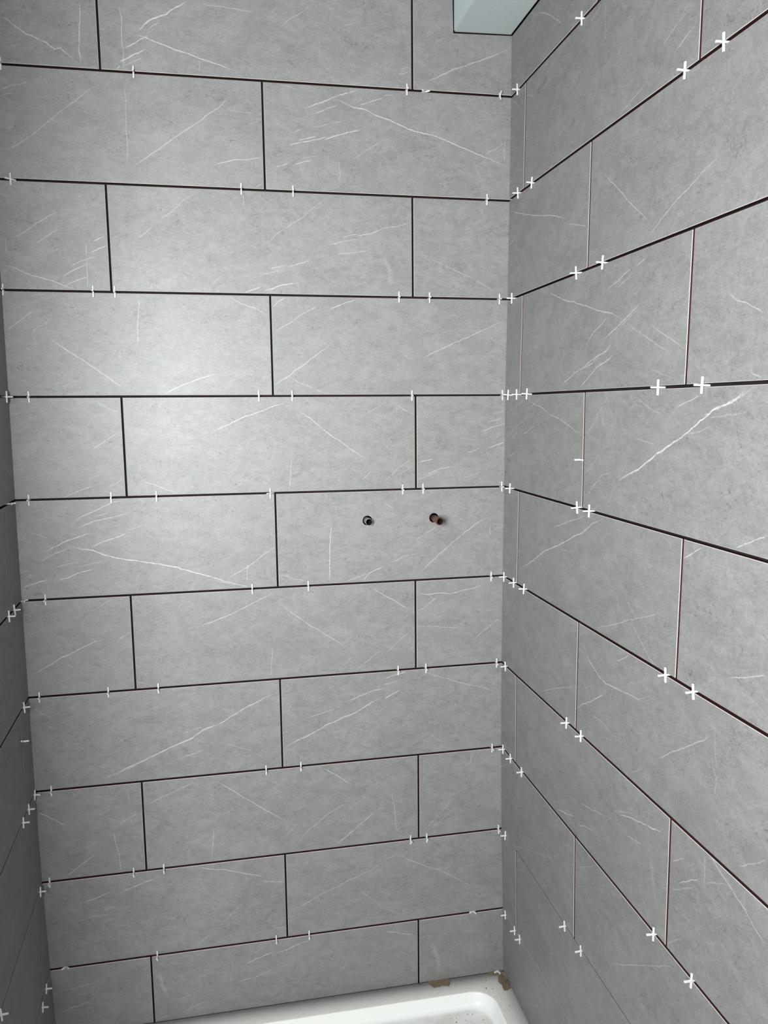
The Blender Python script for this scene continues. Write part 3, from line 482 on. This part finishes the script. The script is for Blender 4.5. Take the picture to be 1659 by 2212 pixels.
struct(boxes('wall_front', [((-1.45, YF - .12, 0), (WX0, YF, 2.545)), ((WX1, YF - .12, 0), (1.14, YF, 2.545)),
                            ((WX0, YF - .12, 0), (WX1, YF, WZ0)), ((WX0, YF - .12, WZ1), (WX1, YF, 2.545))], M_grey))
struct(boxes('floor', [((-1.45, -1.93, -0.08), (1.14, 0.07, 0.0))], M_screed))
struct(boxes('ceiling', [((-1.45, -1.93, 2.545), (1.14, 0.07, 2.62))], M_paint))
win = boxes('window_1', [((WX0, YF - .10, WZ0), (WX0 + .05, YF - .04, WZ1)), ((WX1 - .05, YF - .10, WZ0), (WX1, YF - .04, WZ1)),
                         ((WX0 + .05, YF - .10, WZ0), (WX1 - .05, YF - .04, WZ0 + .05)), ((WX0 + .05, YF - .10, WZ1 - .05), (WX1 - .05, YF - .04, WZ1))], M_frame)
struct(win)
kg = NT('window_glass'); kg.b.inputs['Roughness'].default_value = 0.03
kg.b.inputs['Transmission Weight'].default_value = 1.0
boxes('pane', [((WX0 + .05, YF - .075, WZ0 + .05), (WX1 - .05, YF - .07, WZ1 - .05))], kg.m, win)

# ------------------------------------------------------------------ wall tiles
def inset(poly, c):
    n = len(poly); c = c if isinstance(c, (list, tuple)) else [c] * n
    area2 = sum(poly[i][0] * poly[(i + 1) % n][1] - poly[(i + 1) % n][0] * poly[i][1] for i in range(n))
    sg = 1 if area2 > 0 else -1; out = []
    for i in range(n):
        p0, p1, p2 = Vector(poly[i - 1]), Vector(poly[i]), Vector(poly[(i + 1) % n])
        a, b = (p1 - p0).normalized(), (p2 - p1).normalized()
        na, nb = Vector((-a.y, a.x)) * sg, Vector((-b.y, b.x)) * sg
        ca, cb = c[i - 1], c[i]; dt = na.dot(nb)
        # offset lines by ca along na and cb along nb
        q = p1 + (na * (ca - cb * dt) + nb * (cb - ca * dt)) / max(1e-6, 1 - dt * dt) if dt * dt < 0.999 else p1 + na * ca
        out.append((q.x, q.y))
    return out
def make_tile(w, row, cx, cz, poly, mat, holes=()):
    bm = bmesh.new(); uvl = bm.loops.layers.uv.new('face')
    o = place(w, cx, cz, 0); info = {}
    def ring(pts, d):
        r = []
        for u, z in pts:
            v = bm.verts.new(place(w, u, z, d) - o); info[v] = (u - cx, z - cz); r.append(v)
        return r
    ch = 0.0007; cs = [ch] * len(poly)          # pale chamfer; hardly any where tiles are butted tight
    if w == 'L': cs = [0.00002] * len(poly)
    if w == 'R' and row == 'H': cs[0] = 0.00001
    if w == 'R' and row == 'I': cs = [0.00001, 0.0004, 0.00001, 0.0004]
    if w == 'R' and row == 'J': cs = [0.0003, 0.0004, 0.00001, 0.0004]
    L0 = [ring(inset(poly, cs), 0.0)]; L1 = [ring(poly, ch * 0.8)]; L2 = [ring(poly, 0.0085)]
    for c in holes:
        L0.append(ring(circle(c, HOLE_R + 0.0009), 0.0)); L1.append(ring(circle(c, HOLE_R), 0.0008)); L2.append(ring(circle(c, HOLE_R), 0.0085))
    cap(bm, L0, 0) if len(L0) > 1 or len(poly) > 4 else bm.faces.new(L0[0])
    for a, b, c in zip(L0, L1, L2): ring_faces(bm, a, b, 1); ring_faces(bm, b, c, 2)
    cap(bm, L2, 2) if len(L0) > 1 or len(poly) > 4 else setattr(bm.faces.new(L2[0]), 'material_index', 2)
    for f in bm.faces:
        for lp in f.loops: lp[uvl].uv = info[lp.vert]
    return new_obj('tile', bm, [mat, M_edge, M_body], WALL[w], o)
for i, (w, row, cx, cz, poly, veins) in enumerate(TILES):
    holes = [c for c in PIPES if w == 'B' and poly[0][0] < c[0] < poly[1][0] and poly[0][1] < c[1] < poly[2][1]]
    make_tile(w, row, cx, cz, poly, tile_material(i, veins), holes)

# ------------------------------------------------------------------ boxing at ceiling height over the right wall
bm = bmesh.new()
a = [(0.8950, 0.1200), (1.0165, 0.1235), (1.0165, 0.4210), (0.8935, 0.4210)]
f0 = [bm.verts.new((x, -0.0006, z + ZA)) for x, z in a]; f1 = [bm.verts.new((x, -1.62, z + ZA)) for x, z in a]
ring_faces(bm, f0, f1, 0); bm.faces.new(f0); bm.faces.new(f1)
bmesh.ops.bevel(bm, geom=[e for e in bm.edges if abs(e.verts[0].co.x - e.verts[1].co.x) < 1e-5 and e.verts[0].co.x < 0.9 and abs(e.verts[0].co.z - e.verts[1].co.z) < 1e-5], offset=0.002, segments=2, affect='EDGES')
bx = new_obj('ceiling_boxing', bm, M_paint)
tag(bx, 'white painted boxed-in duct at the top of the right wall', 'boxing')

# ------------------------------------------------------------------ shower tray
def rrect(x0, x1, y0, y1, r, n=8):
    out = []
    for cx, cy, a0 in ((x1 - r, y1 - r, 0), (x0 + r, y1 - r, 90), (x0 + r, y0 + r, 180), (x1 - r, y0 + r, 270)):
        for i in range(n + 1):
            t = math.radians(a0 + 90 * i / n); out.append((cx + r * math.cos(t), cy + r * math.sin(t)))
    return out
TZ = ZA - 1.9830
def tz(x): return TZ - 0.0085 * x
bm = bmesh.new(); prev = None
ix0, ix1, iy0, iy1 = 0.052, 0.9755, -0.86, -0.0495
steps = [(0, 1.0238, -0.90, 0.0, 0.004, -0.10), (0, 1.0238, -0.90, 0.0, 0.004, -0.004), (0.0015, 1.0226, -0.8985, -0.0005, 0.006, 0.0)]
loops = [rrect(a, b, c, d, r) for a, b, c, d, r, z in steps]; zs = [s[5] for s in steps]
for off, z in ((0.0, 0.0), (0.0015, -0.0007), (0.003, -0.0025), (0.0045, -0.006), (0.007, -0.014), (0.010, -0.021), (0.014, -0.0262), (0.020, -0.0293), (0.028, -0.0305), (0.06, -0.0312)):
    loops.append(rrect(ix0 + off, ix1 - off, iy0 + off, iy1 - off, max(0.052 - off * 0.3, 0.03), 8)); zs.append(z)
rings = [[bm.verts.new((x, y, tz(x) + z)) for x, y in lp] for lp, z in zip(loops, zs)]
for v in rings[0]: v.co.z = 0.0005
for a, b in zip(rings, rings[1:]): ring_faces(bm, a, b, 0)
bm.faces.new(rings[-1]); bm.faces.new(rings[0])
kt = NT('acrylic_tray_dusty')
kt.b.inputs['Roughness'].default_value = 0.18
tc = kt.n('ShaderNodeTexCoord').outputs['Object']; sx = kt.n('ShaderNodeSeparateXYZ'); kt.l(tc, sx.inputs[0])
# dried plaster dust lies on the two flat levels: the ledge and the basin floor
hgt = kt.math('ADD', sx.outputs[2], kt.math('MULTIPLY', sx.outputs[0], 0.0085))
ledge = kt.ramp(hgt, TZ - 0.0012, TZ - 0.0002)
basin = kt.ramp(hgt, TZ - 0.0285, TZ - 0.0300)
dn = kt.noise(tc, 16, 5, 0.6, 0.4).outputs[0]; fn = kt.noise(tc, 330, 4, 0.65).outputs[0]
dust = kt.math('MULTIPLY', kt.math('ADD', ledge, kt.math('MULTIPLY', basin, kt.ramp(dn, 0.35, 0.6, 0.25, 0.9))), kt.ramp(fn, 0.25, 0.7, 0.55, 1.0), clamp=True)
spk = kt.ramp(kt.noise(tc, 520, 2, 0.5).outputs[0], 0.66, 0.72)
spk = kt.math('MULTIPLY', spk, kt.ramp(kt.noise(tc, 30, 2, 0.5).outputs[0], 0.45, 0.62))
col = kt.mixc(dust, (0.64, 0.645, 0.615, 1), (0.47, 0.455, 0.43, 1))
col = kt.mixc(kt.math('MULTIPLY', kt.math('MULTIPLY', spk, kt.math('ADD', ledge, basin)), 0.75), col, (0.16, 0.15, 0.13, 1))
kt.l(col, kt.b.inputs['Base Color'])
kt.l(kt.math('MULTIPLY_ADD', dust, 0.6, 0.16), kt.b.inputs['Roughness'])
tray = new_obj('shower_tray', bm, kt.m, smooth=True)
for f in tray.data.polygons:
    if f.index < 36: f.use_smooth = False
tag(tray, 'white shower tray with dusty flat ledge at the foot of the walls', 'shower tray')

# ------------------------------------------------------------------ cardboard packers on the tray ledge
kc = NT('cardboard'); tcc = kc.n('ShaderNodeTexCoord').outputs['Object']
wv = kc.n('ShaderNodeTexWave', wave_type='BANDS', bands_direction='X'); kc.l(tcc, wv.inputs[0]); wv.inputs['Scale'].default_value = 60; wv.inputs['Distortion'].default_value = 1.5
kc.l(kc.mixc(kc.noise(tcc, 90, 4).outputs[0], (0.080, 0.056, 0.034, 1), (0.155, 0.112, 0.068, 1)), kc.b.inputs['Base Color']); kc.b.inputs['Roughness'].default_value = 0.9
bpc = kc.n('ShaderNodeBump'); bpc.inputs['Strength'].default_value = 0.25; bpc.inputs['Distance'].default_value = 0.001; kc.l(wv.outputs[1], bpc.inputs['Height']); kc.l(bpc.outputs[0], kc.b.inputs['Normal'])
def ragged(pts, amp, rnd):
    out = []
    for i in range(len(pts)):
        p, q = Vector(pts[i]), Vector(pts[(i + 1) % len(pts)])
        n = max(1, int((q - p).length / 0.004))
        for j in range(n):
            t = p.lerp(q, j / n); out.append((t.x + (rnd.uniform(-amp, amp) if j else 0), t.y + (rnd.uniform(-amp, amp) if j else 0)))
    return out
def packer(name, pts, z0, h, amp=0.0009, seed=1, sag=None):
    bm = bmesh.new(); rnd = random.Random(seed); P = ragged(pts, amp, rnd)
    cx = sum(p[0] for p in P) / len(P); cy = sum(p[1] for p in P) / len(P)
    lo = [bm.verts.new((x - cx, y - cy, tz(x) + z0 - tz(cx))) for x, y in P]
    hi = [bm.verts.new((x - cx, y - cy, tz(x) + z0 + h + rnd.uniform(-.0003, .0003) - tz(cx))) for x, y in P]
    ring_faces(bm, lo, hi, 0); cap(bm, [lo], 0); cap(bm, [hi], 0)
    return new_obj(name, bm, kc.m, loc=(cx, cy, tz(cx)))
c1 = packer('cardboard_packer', [(0.8342, -0.0008), (0.8839, -0.0008), (0.8850, -0.0145), (0.8790, -0.0245), (0.8700, -0.0215), (0.8620, -0.0195), (0.8560, -0.0220), (0.8430, -0.0225), (0.8385, -0.0120)], 0.0002, 0.0016, seed=3)
tag(c1, 'small torn brown cardboard packer lying on the tray ledge under the back wall', 'cardboard', 'cardboard scraps on the tray')
c2 = packer('cardboard_packer', [(0.9828, -0.0008), (1.0185, -0.0008), (1.0190, -0.0150), (1.0060, -0.0130), (0.9930, -0.0105)], 0.0002, 0.0022, seed=5)
tag(c2, 'torn brown cardboard scrap in the corner with a white spacer lying on it', 'cardboard', 'cardboard scraps on the tray')
c3 = packer('cardboard_packer', [(1.0035, -0.0175), (1.0120, -0.0165), (1.0195, -0.0190), (1.0202, -0.0400), (1.0200, -0.0600), (1.0090, -0.0650), (1.0020, -0.0630), (1.0030, -0.0450), (0.9990, -0.0360), (1.0010, -0.0250)], 0.0002, 0.0025, seed=9)
tag(c3, 'folded brown cardboard packer along the foot of the right wall by the corner', 'cardboard', 'cardboard scraps on the tray')
def bar_bm(p, q, r):
    bm = bmesh.new(); d = (Vector(q) - Vector(p)); L = d.length
    bmesh.ops.create_cone(bm, cap_ends=True, segments=6, radius1=r, radius2=r * .8, depth=L)
    bm.transform(Matrix.Translation((Vector(p) + Vector(q)) / 2) @ d.to_track_quat('Z', 'Y').to_matrix().to_4x4()); return bm
for k_, (p, q) in enumerate((((1.0085, -0.020, 0.0040), (1.0165, -0.055, 0.0045)), ((1.0125, -0.019, 0.0045), (1.0190, -0.049, 0.0052)), ((1.0050, -0.023, 0.0036), (1.0120, -0.050, 0.0040)))):
    o_ = c3.location; T = tz(1.01) - o_.z
    new_obj('torn_ply', bar_bm((p[0] - o_.x, p[1] - o_.y, p[2] + T), (q[0] - o_.x, q[1] - o_.y, q[2] + T), 0.0014), kc.m, c3)

# ------------------------------------------------------------------ water pipes
def pipe(name, c, r, front, mat, label, collar):
    bm = bmesh.new(); n = 28
    def ring(rr, y): return [bm.verts.new((rr * math.cos(2 * math.pi * i / n), y, rr * math.sin(2 * math.pi * i / n))) for i in range(n)]
    R = [ring(r, 0.062), ring(r, -front + .0006), ring(r - .0002, -front), ring(r - .0006, -front), ring(r - .0008, -front + .001)]
    for a, b in zip(R, R[1:]): ring_faces(bm, a, b, 0)
    inn = ring(r - .0008, 0.05); ring_faces(bm, R[-1], inn, 1); f = bm.faces.new(inn); f.material_index = 1; bm.faces.new(R[0])
    o = new_obj(name, bm, [mat, M_bore], loc=(c[0], 0, c[1] + ZA), smooth=True)
    if collar:
        bm = bmesh.new(); R = []
        for rr, y in ((r, -front + .012), (r + .0009, -front + .010), (r + .0011, -front + .0035), (r + .0003, -front + .002)):
            R.append([bm.verts.new((rr * math.cos(2 * math.pi * i / n), y, rr * math.sin(2 * math.pi * i / n))) for i in range(n)])
        for a, b in zip(R, R[1:]): ring_faces(bm, a, b, 0)
        new_obj('collar', bm, mat, o, smooth=True)
    return tag(o, label, 'pipe', 'water pipes in the back wall')
pipe('water_pipe', (PIPES[0][0] + .0003, PIPES[0][1] - .0008), 0.0076, 0.018, M_tin, 'dull grey pipe stub ending near the face of the left drilled hole', False)
pipe('water_pipe', (PIPES[1][0] + .0003, PIPES[1][1] - .0010), 0.0074, 0.049, M_copper, 'copper pipe stub sticking out of the right drilled hole', True)

# ------------------------------------------------------------------ tile spacers
def spacer_mesh():
    a, t, b = 0.0111, 0.00135, 0.0005      # reach, half width, tip chamfer
    P = []
    for k_ in range(4):
        c, s = [(1, 0), (0, 1), (-1, 0), (0, -1)][k_]
        for x, y in ((t, -t), (a - b, -t), (a, -t + b), (a, t - b), (a - b, t)):
            P.append((x * c - y * s, x * s + y * c))
    bm = bmesh.new(); H = 0.00145
    r = [[bm.verts.new((0.0 + s_ * (1 if 1 else 0), x, y)) for x, y in (P if abs(s_) < H else inset(P, 0.0004))] for s_ in (-H, -H + .0004, H - .0004, H)]
    for q, w_ in zip(r, r[1:]): ring_faces(bm, q, w_, 0)
    cap(bm, [r[0]], 0); cap(bm, [r[-1]], 0)
    bmesh.ops.recalc_face_normals(bm, faces=bm.faces)
    me = bpy.data.meshes.new('tile_spacer'); bm.to_mesh(me); bm.free(); me.materials.append(M_plastic)
    return me
SPM = spacer_mesh()      # cross lies in the local YZ plane: Y = out of the wall, Z = up
ORD = ['first', 'second', 'third', 'fourth', 'fifth', 'sixth', 'seventh', 'eighth', 'ninth', 'tenth', 'eleventh']
cnt = {}
for s in SPACERS: cnt.setdefault((s[0], s[1]), []).append(s)
rs = random.Random(21)
WN = {'B': 'back', 'R': 'right', 'L': 'left'}
for (w, k_), lst in cnt.items():
    lst = sorted(lst, key=lambda s: s[2] if w != 'L' else -s[2])
    for i, (_, _, u, z, kind) in enumerate(lst):
        out = {'B': Vector((0, -1, 0)), 'R': Vector((-1, 0, 0)), 'L': Vector((1, 0, 0))}[w]
        zl = Vector((0, 0, 1)); xl = out.cross(zl)
        Rm = Matrix((xl, out, zl)).transposed().to_4x4()
        pos = place(w, u, z, -0.0022)
        tilt = Matrix.Rotation(rs.uniform(-.07, .07), 4, 'X') @ Matrix.Rotation(rs.uniform(-.06, .06), 4, 'Z')
        if kind == 'flat': tilt = Matrix.Rotation(.35 if u > .9 else (.62 if w == 'L' else .80), 4, 'Z') @ Matrix.Rotation(math.pi / 2, 4, 'Y'); pos = place(w, u, z, -0.0015 if w == 'L' else 0.0035)
        if kind == 'turn': tilt = Matrix.Rotation(-0.75, 4, 'Z')
        if kind == 'tip': tilt = Matrix.Rotation(0.55, 4, 'X')
        if kind == 'vert': tilt = Matrix.Rotation(math.pi / 2, 4, 'Y') @ Matrix.Rotation(0.1, 4, 'X')
        if kind == 'vert' and w == 'L': tilt = Matrix.Rotation(math.pi / 2 - .45, 4, 'Y'); pos = place(w, u, z, -0.004)
        o = bpy.data.objects.new('tile_spacer', SPM); C.objects.link(o)
        o.matrix_world = Matrix.Translation(pos) @ Rm @ tilt
        n = len(lst)
        if len(k_) == 2:
            lab = 'white plastic tile spacer in an upright joint of the %s wall' % WN[w]
        else:
            j = 'ABCDEFGHIJ'.index(k_)
            side = 'only one' if n == 1 else (ORD[i] + ' from the left')
            lab = 'white plastic tile spacer, %s in the %s %s-wall level joint down' % (side, ORD[j], WN[w])
            if kind == 'flat': lab = lab.replace('white plastic tile spacer', 'white tile spacer lying flat')
            if kind in ('turn', 'tip'): lab = lab.replace('white plastic tile spacer', 'crooked white tile spacer')
        tag(o, lab, 'tile spacer', 'tile spacers in the wall joints')
bm = bmesh.new()      # one with two of its legs snapped off
bp_ = [(.0017, -.0017), (.0113, -.0017), (.0119, -.0011), (.0119, .0011), (.0113, .0017), (.0022, .0019), (-.0008, .0024), (-.0021, .0010), (-.0017, -.0017), (-.0017, -.0113), (-.0011, -.0119), (.0011, -.0119), (.0017, -.0113)]
lo = [bm.verts.new((x, y, -.0012)) for x, y in bp_]; hi = [bm.verts.new((x, y, .0012)) for x, y in bp_]
ring_faces(bm, lo, hi, 0); cap(bm, [lo], 0); cap(bm, [hi], 0)
bmesh.ops.scale(bm, vec=(.85, .85, 1), verts=bm.verts)
o = new_obj('tile_spacer', bm, M_plastic, loc=(1.0072, -0.0032, tz(1.007) + 0.0039)); o.rotation_euler = (0, 0, math.radians(-70))
tag(o, 'broken white tile spacer with two legs lying on brown cardboard in the corner', 'tile spacer', 'tile spacers in the wall joints')

# ------------------------------------------------------------------ grit and chips in the tray
def chip(x, y, z, r, mat, label, name='grit_crumb', flat=0.5, long_=1.0, rz=0.0):
    bm = bmesh.new(); bmesh.ops.create_icosphere(bm, subdivisions=1, radius=r); rr = random.Random(int(x * 9999))
    for v in bm.verts: v.co *= rr.uniform(.75, 1.15); v.co.z *= flat; v.co.x *= long_
    bm.transform(Matrix.Rotation(rz, 4, 'Z'))
    o = new_obj(name, bm, mat, loc=(x, y, z + r * flat * .8)); return tag(o, label, 'debris', 'grit in the shower tray')
GR = [(0.9708, -0.0245, .0014), (0.9597, -0.0272, .0010), (0.9632, -0.048, .0018), (0.9780, -0.0530, .0012), (0.9984, -0.1114, .0012), (0.9114, -0.013, .0009), (0.8128, -0.0056, .0010)]
GF = [(0.9351, -0.0735, .0016), (0.9293, -0.077, .0012), (0.9185, -0.0827, .0014), (0.9253, -0.0814, .0013), (0.907, -0.0805, .0015), (0.879, -0.086, .0012), (0.8657, -0.0855, .001), (0.8757, -0.0984, .0016), (0.8989, -0.0975, .0012), (0.9379, -0.1036, .0013), (0.8217, -0.085, .001)]
for x, y, r in GR: chip(x, y, tz(x), r, M_grit, 'tiny dark grit crumb on the flat tray ledge')
for x, y, r in GF: chip(x, y, tz(x) - .0312, r, M_grit, 'tiny dark grit crumb on the tray floor near its corner')
chip(0.7935, -0.0690, tz(.79) - .0310, .0026, M_chip, 'pale grey flake on the tray floor left of the dark grit', 'adhesive_flake', .4, 1.9, .3)
